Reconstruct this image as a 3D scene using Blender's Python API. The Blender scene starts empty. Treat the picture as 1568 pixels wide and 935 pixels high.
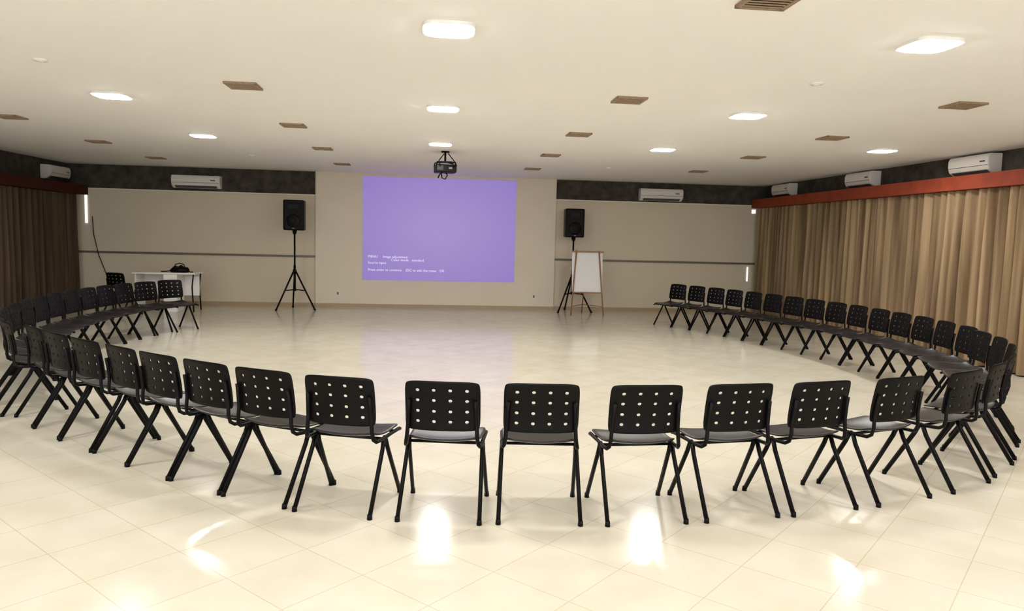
import bpy, bmesh, math, random
from mathutils import Vector, Matrix
random.seed(4)
S=bpy.context.scene
try:
    S.view_settings.view_transform='Standard'
    S.view_settings.look='None'
    S.view_settings.exposure=0.1
except Exception as e: print(e)

# ---------------------------------------------------------------- materials
def new_mat(name):
    m=bpy.data.materials.new(name); m.use_nodes=True
    nt=m.node_tree; b=nt.nodes['Principled BSDF']
    return m,nt,b
def simple(name,col,rough=0.5,metal=0.0,noise=0.0,scale=8.0,spec=None,bump=0.0):
    m,nt,b=new_mat(name)
    b.inputs['Base Color'].default_value=(*col,1); b.inputs['Roughness'].default_value=rough
    b.inputs['Metallic'].default_value=metal
    if spec is not None: b.inputs['Specular IOR Level'].default_value=spec
    if noise>0 or bump>0:
        tc=nt.nodes.new('ShaderNodeTexCoord'); n=nt.nodes.new('ShaderNodeTexNoise')
        n.inputs['Scale'].default_value=scale; n.inputs['Detail'].default_value=6
        nt.links.new(tc.outputs['Object'],n.inputs['Vector'])
        if noise>0:
            r=nt.nodes.new('ShaderNodeValToRGB')
            r.color_ramp.elements[0].position=0.3; r.color_ramp.elements[1].position=0.7
            r.color_ramp.elements[0].color=(*[c*(1-noise) for c in col],1)
            r.color_ramp.elements[1].color=(*[min(1,c*(1+noise)) for c in col],1)
            nt.links.new(n.outputs['Fac'],r.inputs['Fac']); nt.links.new(r.outputs['Color'],b.inputs['Base Color'])
        if bump>0:
            bp=nt.nodes.new('ShaderNodeBump'); bp.inputs['Strength'].default_value=bump; bp.inputs['Distance'].default_value=0.01
            nt.links.new(n.outputs['Fac'],bp.inputs['Height']); nt.links.new(bp.outputs['Normal'],b.inputs['Normal'])
    return m
def emis(name,col,st,sample=True):
    m,nt,b=new_mat(name)
    b.inputs['Base Color'].default_value=(*col,1)
    b.inputs['Emission Color'].default_value=(*col,1); b.inputs['Emission Strength'].default_value=st
    if not sample:
        try: m.cycles.emission_sampling='NONE'
        except Exception as e: print(e)
    return m

M_ceil=simple('ceiling_paint',(0.93,0.91,0.88),0.8,noise=0.01,scale=1.2,spec=.2)
M_wall=simple('cream_wall_paint',(0.74,0.665,0.53),0.6,noise=0.02,scale=1.5,spec=.3)
M_board=simple('cream_panel',(0.64,0.565,0.43),0.55,noise=0.03,scale=1.0,spec=.3)
M_conc=simple('board_formed_concrete',(0.060,0.052,0.042),0.85,noise=0.4,scale=5,bump=0.4,spec=.2)
M_rail=simple('grey_rail',(0.14,0.12,0.09),0.4)
M_base=simple('beige_baseboard',(0.40,0.29,0.17),0.35)
M_blk=simple('black_plastic',(0.0030,0.0025,0.0025),0.42,spec=.12)
M_seat=simple('black_seat_plastic',(0.012,0.0095,0.010),0.33,spec=.32)
M_leg=simple('black_tube_steel',(0.003,0.0027,0.0027),0.42,spec=.12)
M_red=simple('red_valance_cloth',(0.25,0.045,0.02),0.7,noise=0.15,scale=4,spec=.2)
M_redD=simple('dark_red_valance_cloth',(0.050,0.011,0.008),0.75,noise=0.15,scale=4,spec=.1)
M_ac=simple('white_ac_plastic',(0.74,0.71,0.65),0.35)
M_acd=simple('dark_ac_slot',(0.06,0.06,0.06),0.5)
M_wood=simple('brown_vent_wood',(0.29,0.20,0.125),0.6,noise=0.2,scale=20)
M_wdk=simple('dark_vent_inside',(0.12,0.08,0.05),0.8)
M_white=simple('white_paper',(0.76,0.75,0.74),0.5)
M_pine=simple('easel_wood',(0.30,0.14,0.05),0.45,noise=0.2,scale=15)
M_tbl=simple('white_laminate',(0.82,0.80,0.78),0.35)
M_grille=simple('speaker_grille',(0.005,0.005,0.005),0.6,noise=0.5,scale=200,spec=.15)
M_lens=simple('glass_lens',(0.02,0.02,0.03),0.05)
M_light=emis('led_panel_glow',(1.0,0.98,0.945),132)
M_leak=emis('daylight_leak_glow',(1.0,0.97,0.95),0.8,False)  # weak glow imitating daylight that leaks past the curtains, no glazing
M_txt=emis('projected_text',(0.75,0.72,0.95),0.6,False)
M_frame=simple('white_light_frame',(0.85,0.84,0.8),0.4)

def floor_mat():
    m,nt,b=new_mat('polished_porcelain_tiles'); N=nt.nodes; Lk=nt.links
    tc=N.new('ShaderNodeTexCoord'); mp=N.new('ShaderNodeMapping'); mp.inputs['Rotation'].default_value=(0,0,math.radians(45))
    Lk.new(tc.outputs['Object'],mp.inputs['Vector'])
    br=N.new('ShaderNodeTexBrick'); br.offset=0.0; br.squash=1.0
    br.inputs['Scale'].default_value=1.0; br.inputs['Brick Width'].default_value=0.45; br.inputs['Row Height'].default_value=0.45
    br.inputs['Mortar Size'].default_value=0.0032; br.inputs['Mortar Smooth'].default_value=0.3
    br.inputs['Color1'].default_value=(0.595,0.560,0.470,1); br.inputs['Color2'].default_value=(0.575,0.535,0.445,1)
    br.inputs['Mortar'].default_value=(0.48,0.425,0.33,1)
    Lk.new(mp.outputs['Vector'],br.inputs['Vector'])
    n=N.new('ShaderNodeTexNoise'); n.inputs['Scale'].default_value=3; n.inputs['Detail'].default_value=8
    Lk.new(tc.outputs['Object'],n.inputs['Vector'])
    r=N.new('ShaderNodeValToRGB'); r.color_ramp.elements[0].color=(0.93,0.91,0.87,1); r.color_ramp.elements[1].color=(1,1,1,1)
    r.color_ramp.elements[0].position=0.3; r.color_ramp.elements[1].position=0.65
    Lk.new(n.outputs['Fac'],r.inputs['Fac'])
    mx=N.new('ShaderNodeMixRGB'); mx.blend_type='MULTIPLY'; mx.inputs[0].default_value=1
    Lk.new(br.outputs['Color'],mx.inputs[1]); Lk.new(r.outputs['Color'],mx.inputs[2]); Lk.new(mx.outputs[0],b.inputs['Base Color'])
    n2=N.new('ShaderNodeTexNoise'); n2.inputs['Scale'].default_value=6
    Lk.new(tc.outputs['Object'],n2.inputs['Vector'])
    mr=N.new('ShaderNodeMapRange'); mr.inputs['To Min'].default_value=0.12; mr.inputs['To Max'].default_value=0.18
    Lk.new(n2.outputs['Fac'],mr.inputs['Value']); Lk.new(mr.outputs[0],b.inputs['Roughness'])
    b.inputs['Specular IOR Level'].default_value=0.24
    bp=N.new('ShaderNodeBump'); bp.invert=True; bp.inputs['Strength'].default_value=0.2; bp.inputs['Distance'].default_value=0.003
    Lk.new(br.outputs['Fac'],bp.inputs['Height']); Lk.new(bp.outputs['Normal'],b.inputs['Normal'])
    return m
M_floor=floor_mat()
def curtain_mat(name,c1,c2):
    m,nt,b=new_mat(name); N=nt.nodes; Lk=nt.links
    tc=N.new('ShaderNodeTexCoord'); mp=N.new('ShaderNodeMapping'); mp.inputs['Scale'].default_value=(1,5,0.12)
    n=N.new('ShaderNodeTexNoise'); n.inputs['Scale'].default_value=2; n.inputs['Detail'].default_value=4
    Lk.new(tc.outputs['Object'],mp.inputs['Vector']); Lk.new(mp.outputs['Vector'],n.inputs['Vector'])
    r=N.new('ShaderNodeValToRGB'); r.color_ramp.elements[0].position=0.35; r.color_ramp.elements[1].position=0.65
    r.color_ramp.elements[0].color=(*c1,1); r.color_ramp.elements[1].color=(*c2,1)
    Lk.new(n.outputs['Fac'],r.inputs['Fac']); Lk.new(r.outputs['Color'],b.inputs['Base Color'])
    b.inputs['Roughness'].default_value=0.85; b.inputs['Specular IOR Level'].default_value=0.15
    return m
M_curR=curtain_mat('beige_curtain_cloth',(0.13,0.082,0.045),(0.37,0.26,0.15))
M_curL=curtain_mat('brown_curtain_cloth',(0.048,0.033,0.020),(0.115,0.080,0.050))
def screen_mat():
    m,nt,b=new_mat('projected_image'); N=nt.nodes; Lk=nt.links
    tc=N.new('ShaderNodeTexCoord'); g=N.new('ShaderNodeTexGradient'); g.gradient_type='SPHERICAL'
    mp=N.new('ShaderNodeMapping'); mp.inputs['Location'].default_value=(-0.5,0,-0.5)
    Lk.new(tc.outputs['Generated'],mp.inputs['Vector']); Lk.new(mp.outputs['Vector'],g.inputs['Vector'])
    r=N.new('ShaderNodeValToRGB'); r.color_ramp.elements[0].position=0.25; r.color_ramp.elements[1].position=0.9
    r.color_ramp.elements[0].color=(0.245,0.175,0.50,1); r.color_ramp.elements[1].color=(0.34,0.25,0.57,1)
    Lk.new(g.outputs['Fac'],r.inputs['Fac']); Lk.new(r.outputs['Color'],b.inputs['Emission Color'])
    b.inputs['Base Color'].default_value=(0.06,0.05,0.06,1); b.inputs['Roughness'].default_value=0.8
    b.inputs['Emission Strength'].default_value=0.94
    return m
M_scr=screen_mat()

# ---------------------------------------------------------------- mesh builder
class B:
    def __init__(s): s.v=[]; s.f=[]; s.fm=[]; s.sm=[]; s.mats=[]
    def mi(s,m):
        if m not in s.mats: s.mats.append(m)
        return s.mats.index(m)
    def add_bm(s,bm,mat,smooth=False,M=None):
        o=len(s.v); bm.verts.index_update()
        for v in bm.verts: s.v.append(tuple(M@v.co) if M else tuple(v.co))
        k=s.mi(mat)
        for f in bm.faces: s.f.append([o+v.index for v in f.verts]); s.fm.append(k); s.sm.append(smooth)
        bm.free()
    def box(s,c,d,mat,bev=0.0,rot=None):
        bm=bmesh.new(); bmesh.ops.create_cube(bm,size=1)
        bmesh.ops.scale(bm,vec=d,verts=bm.verts)
        if bev>0: bmesh.ops.bevel(bm,geom=list(bm.edges),offset=bev,segments=3,affect='EDGES',profile=0.5)
        M=Matrix.Translation(c)@(rot.to_4x4() if rot else Matrix())
        s.add_bm(bm,mat,False,M)
    def cyl(s,p1,p2,r,mat,r2=None,n=16):
        p1=Vector(p1);p2=Vector(p2); d=p2-p1
        bm=bmesh.new(); bmesh.ops.create_cone(bm,cap_ends=True,segments=n,radius1=r,radius2=r if r2 is None else r2,depth=d.length)
        M=Matrix.Translation((p1+p2)/2)@d.to_track_quat('Z','Y').to_matrix().to_4x4()
        s.add_bm(bm,mat,True,M)
    def tube(s,pts,r,mat,n=8,flat=1.0,up=(0,1,0)):
        pts=[Vector(p) for p in pts]; up=Vector(up); bm=bmesh.new(); rings=[]
        for i,p in enumerate(pts):
            t=((pts[min(i+1,len(pts)-1)]-pts[max(i-1,0)])).normalized()
            a=t.cross(up)
            if a.length<1e-3: a=t.cross(Vector((1,0,0)))
            a.normalize(); b=a.cross(t).normalized()
            rings.append([bm.verts.new(p+a*math.cos(2*math.pi*k/n)*r+b*math.sin(2*math.pi*k/n)*r*flat) for k in range(n)])
        for i in range(len(rings)-1):
            for k in range(n): bm.faces.new([rings[i][k],rings[i][(k+1)%n],rings[i+1][(k+1)%n],rings[i+1][k]])
        bm.faces.new(rings[0][::-1]); bm.faces.new(rings[-1])
        bmesh.ops.recalc_face_normals(bm,faces=bm.faces)
        s.add_bm(bm,mat,True)
    def mesh(s,name):
        me=bpy.data.meshes.new(name); me.from_pydata(s.v,[],s.f)
        for m in s.mats: me.materials.append(m)
        for p,k,sm in zip(me.polygons,s.fm,s.sm): p.material_index=k; p.use_smooth=sm
        me.update(); return me
    def obj(s,name,loc=(0,0,0),rz=0):
        o=bpy.data.objects.new(name,s.mesh(name)); o.location=loc; o.rotation_euler=(0,0,rz)
        bpy.context.collection.objects.link(o); return o
def inst(name,me,loc,rz=0):
    o=bpy.data.objects.new(name,me); o.location=loc; o.rotation_euler=(0,0,rz)
    bpy.context.collection.objects.link(o); return o
def slab(name,lo,hi,mat):
    b=B(); c=[(lo[i]+hi[i])/2 for i in range(3)]; d=[hi[i]-lo[i] for i in range(3)]
    b.box(c,d,mat); return b.obj(name)

H=3.03; YB=17.2; XL=-7.95; XR=7.9; Y0=-4.0
# ---------------------------------------------------------------- room
slab('floor',(XL-.2,Y0,-.1),(XR+.2,YB+.2,0),M_floor)
slab('ceiling',(XL-.2,Y0,H),(XR+.2,YB+.2,H+.1),M_ceil)
slab('wall_left',(XL-.2,Y0,0),(XL,YB+.2,H),M_conc)
slab('wall_right',(XR,Y0,0),(XR+.2,YB+.2,H),M_conc)
slab('wall_far',(XL,YB,0),(XR,YB+.2,H),M_conc)
slab('wall_center',(-2.65,YB-.08,0),(2.82,YB,H),M_wall)
slab('trim_1',(XL,YB-.03,0),(-2.65,YB,2.50),M_board)
slab('trim_2',(2.82,YB-.03,0),(XR,YB,2.56),M_board)
b=B(); b.box((-5.3,YB-.045,1.125),(5.3,.03,.045),M_rail); b.box((-5.3,YB-.05,2.50),(5.3,.05,.03),M_wall); b.obj('trim_3')
b=B(); b.box((5.36,YB-.045,1.175),(5.08,.03,.045),M_rail); b.box((5.36,YB-.05,2.56),(5.08,.05,.03),M_wall); b.obj('trim_4')
slab('baseboard_center',(-2.65,YB-.10,0),(2.82,YB-.08,.07),M_base)
slab('baseboard_left',(XL,YB-.05,0),(-2.65,YB-.03,.07),M_base)
slab('baseboard_right',(2.82,YB-.05,0),(XR,YB-.03,.07),M_base)
slab('daylight_leak_strip_1',(-7.58,YB-.05,1.75),(-7.53,YB-.03,2.40),M_leak)  # added glowing strips on the wall panels, standing in for daylight beside the curtains
slab('daylight_leak_strip_2',(7.58,YB-.05,2.38),(7.67,YB-.03,2.47),M_leak)
slab('daylight_leak_strip_3',(7.53,YB-.05,.75),(7.56,YB-.03,1.10),M_leak)

for x in (-2.15,2.35):
    b=B(); b.box((0,0,0),(.08,.012,.12),M_ac,.003); b.box((0,-.008,0),(.04,.004,.06),M_rail); b.obj('wall_outlet',(x,YB-.086,.3))

# projection
b=B(); b.box((0,0,0),(3.48,.012,2.34),M_scr); scr=b.obj('projection_screen',(.14,YB-.087,1.79))
lines=[(-1.62,-.56,"MENU     Image adjustment"),(-1.10,-.63,"Color mode   standard"),(-1.62,-.70,"Source input"),(-1.62,-.86,"Press enter to continue    ESC to exit the menu   OK")]
for i,(x,z,t) in enumerate(lines):
    cu=bpy.data.curves.new('caption_%d'%(i+1),'FONT'); cu.body=t; cu.size=.08; cu.resolution_u=2
    o=bpy.data.objects.new('caption_%d'%(i+1),cu); o.data.materials.append(M_txt); bpy.context.collection.objects.link(o)
    o.parent=scr; o.location=(x,-.009,z-.1); o.rotation_euler=(math.pi/2,0,0)

# ---------------------------------------------------------------- curtains
def curtain(name,X,y0,y1,z0,z1,mat,side,seed):
    rnd=random.Random(seed); n=int((y1-y0)/0.022); ph=0
    per=.2; nz=14; vs=[];fs=[]; prof=[]
    for i in range(n+1):
        y=y0+(y1-y0)*i/n
        if i%9==0: per=rnd.uniform(.15,.27)
        ph+=2*math.pi*((y1-y0)/n)/per
        prof.append((y,ph,rnd.uniform(.9,1.1)))
    for j in range(nz+1):
        t=j/nz; z=z0+(z1-z0)*t
        for (y,ph,a) in prof:
            amp=.075*(1-.35*t)*(0.8+.35*math.sin(y*1.7+seed))
            w=math.sin(ph+.35*math.sin(3*t+y))
            w=math.copysign(abs(w)**.7,w)
            off=amp*w+.012*math.sin(ph*2.3+t*2)
            vs.append((X+side*off, y+.012*math.sin(5*t+y*3)*(1-t), z))
    W=n+1
    for j in range(nz):
        for i in range(n): fs.append((j*W+i,j*W+i+1,(j+1)*W+i+1,(j+1)*W+i))
    me=bpy.data.meshes.new(name); me.from_pydata(vs,[],fs); me.materials.append(mat)
    for p in me.polygons: p.use_smooth=True
    o=bpy.data.objects.new(name,me); bpy.context.collection.objects.link(o)
    return o
curtain('curtain',7.68,-3.5,16.95,.02,2.495,M_curR,-1,3)
curtain('curtain',-7.66,-3.5,16.95,.02,2.355,M_curL,1,8)
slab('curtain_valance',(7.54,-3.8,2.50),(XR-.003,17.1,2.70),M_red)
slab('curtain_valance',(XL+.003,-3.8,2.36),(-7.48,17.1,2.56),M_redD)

# ---------------------------------------------------------------- ceiling lights (surface-mounted rounded LED panels)
def rsq(r,n,z,k=.5):
    out=[]
    for i in range(n):
        a=2*math.pi*(i+.5)/n; c,s_=math.cos(a),math.sin(a)
        out.append((math.copysign(abs(c)**k,c)*r,math.copysign(abs(s_)**k,s_)*r,z))
    return out
b=B(); n=32
bm=bmesh.new(); A=[bm.verts.new(p) for p in rsq(.176,n,.026)]; C=[bm.verts.new(p) for p in rsq(.174,n,.004)]; D=[bm.verts.new(p) for p in rsq(.150,n,.003)]
for q,w in ((A,C),(C,D)):
    for i in range(n): bm.faces.new([q[i],q[(i+1)%n],w[(i+1)%n],w[i]])
bm.faces.new(A)
bmesh.ops.recalc_face_normals(bm,faces=bm.faces); b.add_bm(bm,M_frame)
bm=bmesh.new(); m=16
A=[bm.verts.new(p) for p in rsq(.166,m,.0035)]; C=[bm.verts.new(p) for p in rsq(.162,m,0)]
for i in range(m): bm.faces.new([A[i],A[(i+1)%m],C[(i+1)%m],C[i]])
bm.faces.new(C); bm.faces.new(A[::-1])
bmesh.ops.recalc_face_normals(bm,faces=bm.faces)
b.add_bm(bm,M_light)
ML=b.mesh('ceiling_light')
for (x,y) in [(.08,5.1),(.08,8.17),(.08,11.26),(-3.35,8.25),(-3.35,11.33),(3.33,4.84),(3.34,7.8),(3.38,10.9),(6.35,10.1),
              (-3.35,5.1),(-3.35,2.0),(.08,2.0),(3.33,1.9),(6.35,7.0),(6.35,3.9),(-6.7,8.2),(-6.7,5.1),(-3.35,-1.1),(.08,-1.1),(3.33,-1.1)]:
    inst('ceiling_light',ML,(x,y,H-.026))
# ---------------------------------------------------------------- vents
b=B()
for sx in (-1,1):
    b.box((sx*.135,0,0),(.03,.30,.02),M_wood,.003); b.box((0,sx*.135,0),(.30,.03,.02),M_wood,.003)
b.box((0,0,.006),(.25,.25,.006),M_wdk)
for i in range(6): b.box((0,-.105+i*.042,-.001),(.25,.021,.008),M_wood,0,Matrix.Rotation(.5,3,'X'))
MV=b.mesh('ceiling_vent')
for (x,y) in [(-1.82,7.42),(-1.82,9.96),(-1.82,12.5),(-1.82,15.1),(-5.38,10.2),(-5.37,12.68),(-5.36,15.15),(1.89,7.26),(1.88,9.74),(1.9,12.25),(1.93,14.72),(1.88,4.16),
              (5.05,6.77),(5.06,9.15),(5.05,11.5),(5.08,14.05),(-5.38,7.7)]:
    inst('ceiling_vent',MV,(x,y,H-.01))
b=B(); b.cyl((0,0,0),(0,0,-.015),.06,M_frame,.055,24); b.cyl((0,0,-.015),(0,0,-.022),.03,M_frame,.02,24)
MS=b.mesh('smoke_detector')
for (x,y) in [(-3.28,6.7),(3.24,6.17),(-3.3,14.0),(3.3,14.0)]: inst('smoke_detector',MS,(x,y,H))

# ---------------------------------------------------------------- AC
def ac_mesh(w):
    b=B()
    prof=[(0,-.14),(-.10,-.14),(-.19,-.085),(-.215,-.02),(-.215,.09),(-.19,.135),(0,.14)]
    bm=bmesh.new(); L=[bm.verts.new((-w/2,y,z)) for y,z in prof]; Rr=[bm.verts.new((w/2,y,z)) for y,z in prof]
    n=len(prof)
    for i in range(n): bm.faces.new([L[i],L[(i+1)%n],Rr[(i+1)%n],Rr[i]])
    bm.faces.new(L[::-1]); bm.faces.new(Rr); bmesh.ops.recalc_face_normals(bm,faces=bm.faces)
    bmesh.ops.bevel(bm,geom=list(bm.edges),offset=.008,segments=2,affect='EDGES')
    b.add_bm(bm,M_ac)
    b.box((0,-.155,-.112),(w*.86,.075,.012),M_acd,0,Matrix.Rotation(-.55,3,'X'))
    b.box((0,-.2165,-.025),(w*.97,.004,.006),M_acd)
    b.box((w*.36,-.217,.03),(.10,.004,.02),M_acd)
    return b.mesh('air_conditioner')
MA=ac_mesh(1.02); MA2=ac_mesh(.82)
for (m,x,y,z,rz) in [(MA,-5.2,YB,2.71,0),(MA,5.30,YB,2.745,0),
                   (MA2,XR,16.0,2.86,-math.pi/2),(MA2,XR,12.95,2.86,-math.pi/2),(MA2,XR,10.12,2.86,-math.pi/2),
                   (MA2,XL,16.5,2.77,math.pi/2)]:
    inst('air_conditioner',m,(x,y,z),rz)

# ---------------------------------------------------------------- speakers
def speaker():
    b=B()
    z0=1.70; h=.64
    b.box((0,0,z0+h/2),(.43,.36,h),M_blk,.03)
    b.box((0,-.182,z0+h/2),(.37,.012,h-.08),M_grille,.004)
    b.cyl((0,-.186,z0+.20),(0,-.196,z0+.20),.145,M_blk,.13,28)
    b.cyl((0,-.196,z0+.20),(0,-.198,z0+.20),.06,M_grille,.05,20)
    b.box((0,-.19,z0+.50),(.22,.012,.11),M_blk,.004)
    b.box((0,-.19,z0+.04),(.05,.006,.02),M_rail,.001)
    b.cyl((0,0,.55),(0,0,z0),.019,M_leg); b.cyl((0,0,.42),(0,0,.95),.026,M_leg)
    b.cyl((0,0,.78),(0,0,.86),.04,M_leg); b.cyl((0,0,.40),(0,0,.46),.036,M_leg)
    b.cyl((0,0,1.62),(0,0,1.70),.035,M_leg,.05)
    for k in range(3):
        a=math.radians(90+120*k+12); c,s_=math.cos(a),math.sin(a)
        b.tube([(c*.03,s_*.03,.82),(c*.46,s_*.46,.012)],.018,M_leg)
        b.tube([(c*.03,s_*.03,.43),(c*.245,s_*.245,.415)],.012,M_leg)
        b.cyl((c*.46,s_*.46,0),(c*.46,s_*.46,.03),.024,M_leg)
    return b.mesh('loudspeaker_on_stand')
MSp=speaker()
inst('loudspeaker_on_stand',MSp,(-2.96,16.3,0),.05)
inst('loudspeaker_on_stand',MSp,(3.16,16.62,0),-.05)

# flip chart
b=B()
b.box((0,0,.95),(.68,.02,.88),M_white,.004,Matrix.Rotation(-.10,3,'X'))
b.box((0,.0,1.395),(.70,.045,.03),M_pine,.004)
for sx in (-1,1): b.tube([(sx*.25,-.0,1.42),(sx*.36,-.14,.0)],.014,M_pine)
b.tube([(0,.06,1.40),(0,.46,0)],.013,M_pine)
b.box((0,-.09,.50),(.66,.05,.025),M_pine,.004)
for sx in (-1,1): b.tube([(sx*.345,-.115,.20),(0,.40,.20)],.008,M_pine)
b.obj('flip_chart_easel',(3.36,15.95,0))

# projector
b=B()
b.cyl((0,0,0),(0,0,-.02),.07,M_blk); b.cyl((0,0,-.02),(0,0,-.17),.016,M_leg)
b.box((0,0,-.175),(.20,.20,.014),M_leg)
for sx in (-1,1):
    for sy in (-1,1): b.tube([(sx*.05,sy*.05,-.175),(sx*.15,sy*.12,-.185),(sx*.165,sy*.13,-.245)],.011,M_leg)
b.box((0,0,-.285),(.34,.28,.13),M_blk,.02)
b.cyl((.07,.14,-.28),(.07,.18,-.28),.04,M_blk,.035,20); b.cyl((.07,.178,-.28),(.07,.182,-.28),.028,M_lens)
for i in range(5): b.box((-.1,-.141,-.25-.014*i),(.10,.004,.005),M_acd)
b.box((.07,-.143,-.28),(.06,.006,.03),M_rail,.002)
b.tube([(0,-.05,-.34),(.03,-.06,-.39),(.0,-.03,-.45),(-.05,0,-.43),(-.06,.02,-.34)],.010,M_leg)
b.tube([(-.05,-.1,-.34),(-.10,-.1,-.38),(-.13,-.1,-.44)],.010,M_leg)
b.tube([(.1,-.14,-.28),(.14,-.19,-.2),(.04,-.06,-.04)],.008,M_leg)
b.tube([(-.1,-.14,-.26),(-.13,-.17,-.17),(-.03,-.04,-.05)],.008,M_leg)
b.obj('ceiling_projector',(.17,12.3,H),math.radians(8))

# ---------------------------------------------------------------- table + items
b=B()
b.box((0,0,.775),(1.2,.6,.03),M_tbl,.006)
b.box((.12,-.05,.38),(.26,.45,.76),M_tbl,.006); b.box((-.55,0,.38),(.03,.5,.76),M_tbl,.004)
b.box((0,.2,.50),(1.1,.02,.40),M_tbl,.003)
b.tube([(.56,-.25,.765),(.53,-.25,.5),(.56,-.25,0)],.014,M_leg); b.tube([(.56,.25,.765),(.53,.25,.5),(.56,.25,0)],.014,M_leg)
b.obj('white_table',(-5.36,15.7,0),.02)
bm=bmesh.new(); bmesh.ops.create_uvsphere(bm,u_segments=24,v_segments=14,radius=1)
for v in bm.verts:
    x,y,z=v.co; z=max(z,-.55)+.55
    v.co=(x*.20*(1-.1*z),y*.13,z*.085+.012*math.sin(9*x)*z)
b=B(); b.add_bm(bm,M_blk,True)
b.tube([(-.10,0,.09),(-.08,0,.16),(0,0,.185),(.08,0,.16),(.11,0,.09)],.01,M_blk)
b.tube([(.17,0,.03),(.22,-.03,.012),(.26,0,.012)],.01,M_blk)
b.tube([(-.17,0,.03),(-.28,-.03,.012),(-.36,0,.012)],.01,M_blk)
b.obj('black_bag',(-5.12,15.65,.791))
b=B(); b.tube([(0,0,1.9),(.02,0,1.5),(.12,-.01,1.05),(.32,-.02,.5),(.38,-.03,.006)],.008,M_leg); b.obj('hanging_cable',(-7.42,YB-.07,0))

# ---------------------------------------------------------------- chair
def chair_mesh():
    b=B()
    def ring(x0,x1,z0,z1):
        xm,zm=(x0+x1)/2,(z0+z1)/2
        return [(x0,z0),(xm,z0),(x1,z0),(x1,zm),(x1,z1),(xm,z1),(x0,z1),(x0,zm)]
    hw,hh=.0110,.0088
    hx=[-.144,-.048,.048,.144]; hz=[-.093,-.031,.031,.093]
    xs=[-.222]
    for h in hx: xs+= [h-.017,h+.017]
    xs.append(.222)
    zs=[-.15]
    for h in hz: zs+=[h-.015,h+.015]
    zs.append(.15)
    bm=bmesh.new()
    for i in range(len(xs)-1):
        for j in range(len(zs)-1):
            x0,x1,z0,z1=xs[i],xs[i+1],zs[j],zs[j+1]
            R_=ring(x0,x1,z0,z1); cx,cz=(x0+x1)/2,(z0+z1)/2
            hole=(i%2==1 and j%2==1)
            o=[bm.verts.new((x,0,z)) for x,z in R_]
            if hole:
                inn=[]
                for (x,z) in R_:
                    a=math.atan2((z-cz)/(z1-z0),(x-cx)/(x1-x0))
                    inn.append(bm.verts.new((cx+hw*math.copysign(abs(math.cos(a))**.8,math.cos(a)),0,cz+hh*math.copysign(abs(math.sin(a))**.8,math.sin(a)))))
                for k in range(8): bm.faces.new([o[k],o[(k+1)%8],inn[(k+1)%8],inn[k]])
            else:
                c=bm.verts.new((cx,0,cz))
                for k in (0,2,4,6): bm.faces.new([c,o[(k-1)%8],o[k],o[(k+1)%8]])
    bmesh.ops.remove_doubles(bm,verts=bm.verts,dist=1e-5)
    for v in bm.verts:
        x,_,z=v.co; u=x/.222; w=z/.15
        nx=x*(1-.04*abs(w)**7); nz=z*(1-.05*abs(u)**8)+.005*(1-u*u)*(w>0)
        y=.085-.18*nz+ .030*u*u - .012*w*w*(1 if w<0 else .3)
        v.co=(nx,y,nz+.662)
    bmesh.ops.recalc_face_normals(bm,faces=bm.faces)
    me=bpy.data.meshes.new('t'); bm.to_mesh(me); bm.free()
    to=bpy.data.objects.new('t',me); bpy.context.collection.objects.link(to)
    s=to.modifiers.new('s','SOLIDIFY'); s.thickness=.010; s.offset=0
    s=to.modifiers.new('u','SUBSURF'); s.levels=1
    dg=bpy.context.evaluated_depsgraph_get(); ev=bpy.data.meshes.new_from_object(to.evaluated_get(dg))
    bm=bmesh.new(); bm.from_mesh(ev); b.add_bm(bm,M_blk,True)
    bpy.data.objects.remove(to)
    # --- seat
    n=14; bm=bmesh.new(); g=[]
    for j in range(n+1):
        row=[]
        for i in range(n+1):
            u=-1+2*i/n; w=-1+2*j/n
            x=u*.225*(1-.09*abs(w)**5)*(1+.03*w); y=w*.205*(1-.07*abs(u)**5)
            z=.438+.018*u*u -.016*(1-w*w)+ .020*(max(0,-w))**3 -.03*max(0,w-.35)**2*1.6
            row.append(bm.verts.new((x,y+.325,z)))
        g.append(row)
    for j in range(n):
        for i in range(n): bm.faces.new([g[j][i],g[j][i+1],g[j+1][i+1],g[j+1][i]])
    me=bpy.data.meshes.new('t'); bm.to_mesh(me); bm.free()
    to=bpy.data.objects.new('t',me); bpy.context.collection.objects.link(to)
    s=to.modifiers.new('s','SOLIDIFY'); s.thickness=.014; s.offset=0
    s=to.modifiers.new('u','SUBSURF'); s.levels=1
    dg=bpy.context.evaluated_depsgraph_get(); ev=bpy.data.meshes.new_from_object(to.evaluated_get(dg))
    bm=bmesh.new(); bm.from_mesh(ev); b.add_bm(bm,M_seat,True)
    bpy.data.objects.remove(to)
    # --- frame : side rail bending up into the back support, A-shaped leg pair
    for sx in (-1,1):
        X=sx*.224
        b.tube([(X*.98,.525,.405),(X,.50,.413),(X,.38,.416),(X,.20,.416),(X*.98,.135,.42),(X*.95,.108,.438),(X*.92,.100,.48),(X*.90,.104,.55),(X*.88,.092,.64),(X*.86,.080,.70)],.0120,M_leg,10)
        b.tube([(X,.240,.408),(X*1.01,.215,.35),(X*1.06,.0,.012)],.0125,M_leg,10,1.3)
        b.tube([(X,.270,.408),(X*1.01,.295,.35),(X*1.06,.485,.012)],.0125,M_leg,10,1.3)
        b.tube([(X,.235,.410),(X,.255,.420),(X,.275,.410)],.013,M_leg,10)
        for y in (0,.485): b.cyl((X*1.06,y,0),(X*1.06,y,.03),.016,M_blk,.014,12)
    b.tube([(-.222,.255,.408),(.222,.255,.408)],.010,M_leg); b.tube([(-.222,.45,.408),(.222,.45,.408)],.009,M_leg)
    return b.mesh('stacking_chair')
MC=chair_mesh()
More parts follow.
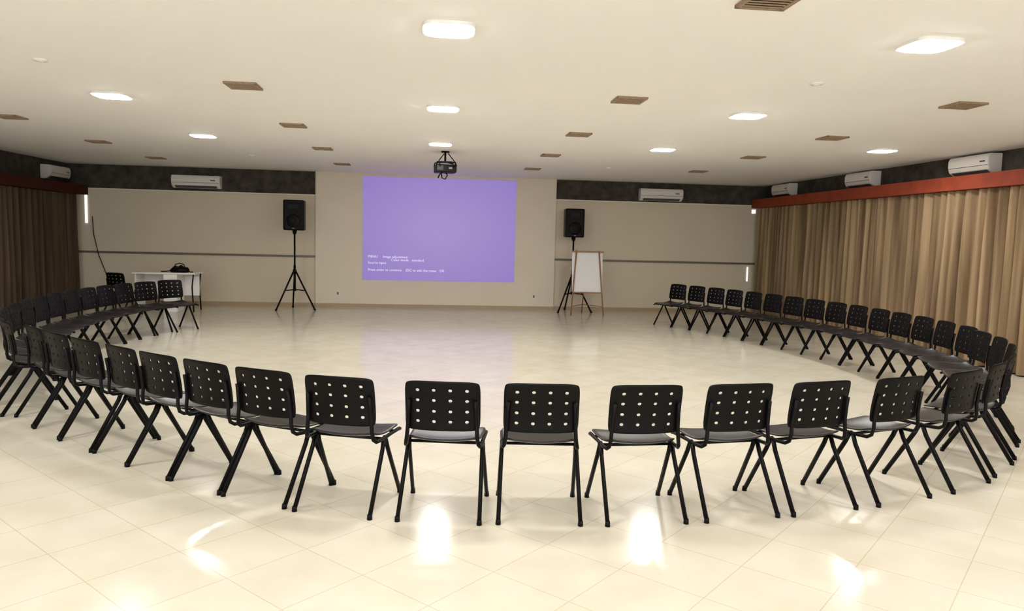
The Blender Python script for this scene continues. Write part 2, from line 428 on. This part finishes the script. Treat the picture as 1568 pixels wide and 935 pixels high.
P=[(4.88,14.25),(5.10,13.8),(5.30,13.33),(5.46,12.85),(5.60,12.36),(5.72,11.86),(5.83,11.36),(5.92,10.86),(5.99,10.36),(6.03,9.86),(6.03,9.34),(6.0,8.84),(5.97,8.36),(5.89,7.86),(5.78,7.36),(5.64,6.88),(5.45,6.4),(5.16,5.92),(4.74,5.42),(4.26,4.97),
   (3.72,4.61),(3.06,4.36),(2.43,4.20),(1.86,4.11),(1.26,4.06),(.63,4.085),(.05,4.14),(-.57,4.285),(-1.07,4.52),(-1.50,4.80),(-1.90,5.10),(-2.27,5.42),(-2.66,5.76),(-3.04,6.12),(-3.40,6.50),(-3.76,6.93),(-4.06,7.42),(-4.30,7.90),(-4.48,8.38),(-4.60,8.86),(-4.69,9.34),(-4.75,9.82),(-4.78,10.30),(-4.78,10.80),(-4.76,11.28),(-4.70,11.78),(-4.56,12.28),(-4.36,12.84)]
for i,p in enumerate(P):
    a=Vector(P[max(i-1,0)]); c=Vector(P[min(i+1,len(P)-1)])
    t=(c-a).normalized()
    nrm=Vector((t.y,-t.x))
    if nrm.dot(Vector((.6,9.6))-Vector(p))<0: nrm=-nrm
    rz=math.atan2(nrm.y,nrm.x)-math.pi/2
    if i==len(P)-1: rz-=.28
    if i==len(P)-2: rz-=.12
    k=.07 if p[1]>6.9 else 0.0     # side rows stand slightly further out
    inst('stacking_chair',MC,(p[0]-nrm.x*k,p[1]-nrm.y*k,0),rz+random.uniform(-.03,.03))
inst('stacking_chair',MC,(-6.02,14.6,0),math.radians(-25))

# ---------------------------------------------------------------- world (daylight from the open rear side)
w=bpy.data.worlds.new('World'); S.world=w; w.use_nodes=True
bg=w.node_tree.nodes['Background']; bg.inputs[0].default_value=(0.96,0.97,1.0,1); bg.inputs[1].default_value=3.4

# ---------------------------------------------------------------- camera
f=1132.0
y=Vector((-120/f,105.5/f,-1)).normalized(); r=0.015
u=Vector((math.sin(r),math.cos(r),0)); z=(u-y*u.dot(y)).normalized(); x=y.cross(z)
Rm=Matrix((x,y,z))
cd=bpy.data.cameras.new('camera'); cam=bpy.data.objects.new('camera',cd); bpy.context.collection.objects.link(cam)
cam.matrix_world=Matrix.Translation((0,0,1.64))@Rm.to_4x4()
cd.sensor_width=36; cd.lens=36*f/1568; cd.clip_end=200
S.camera=cam
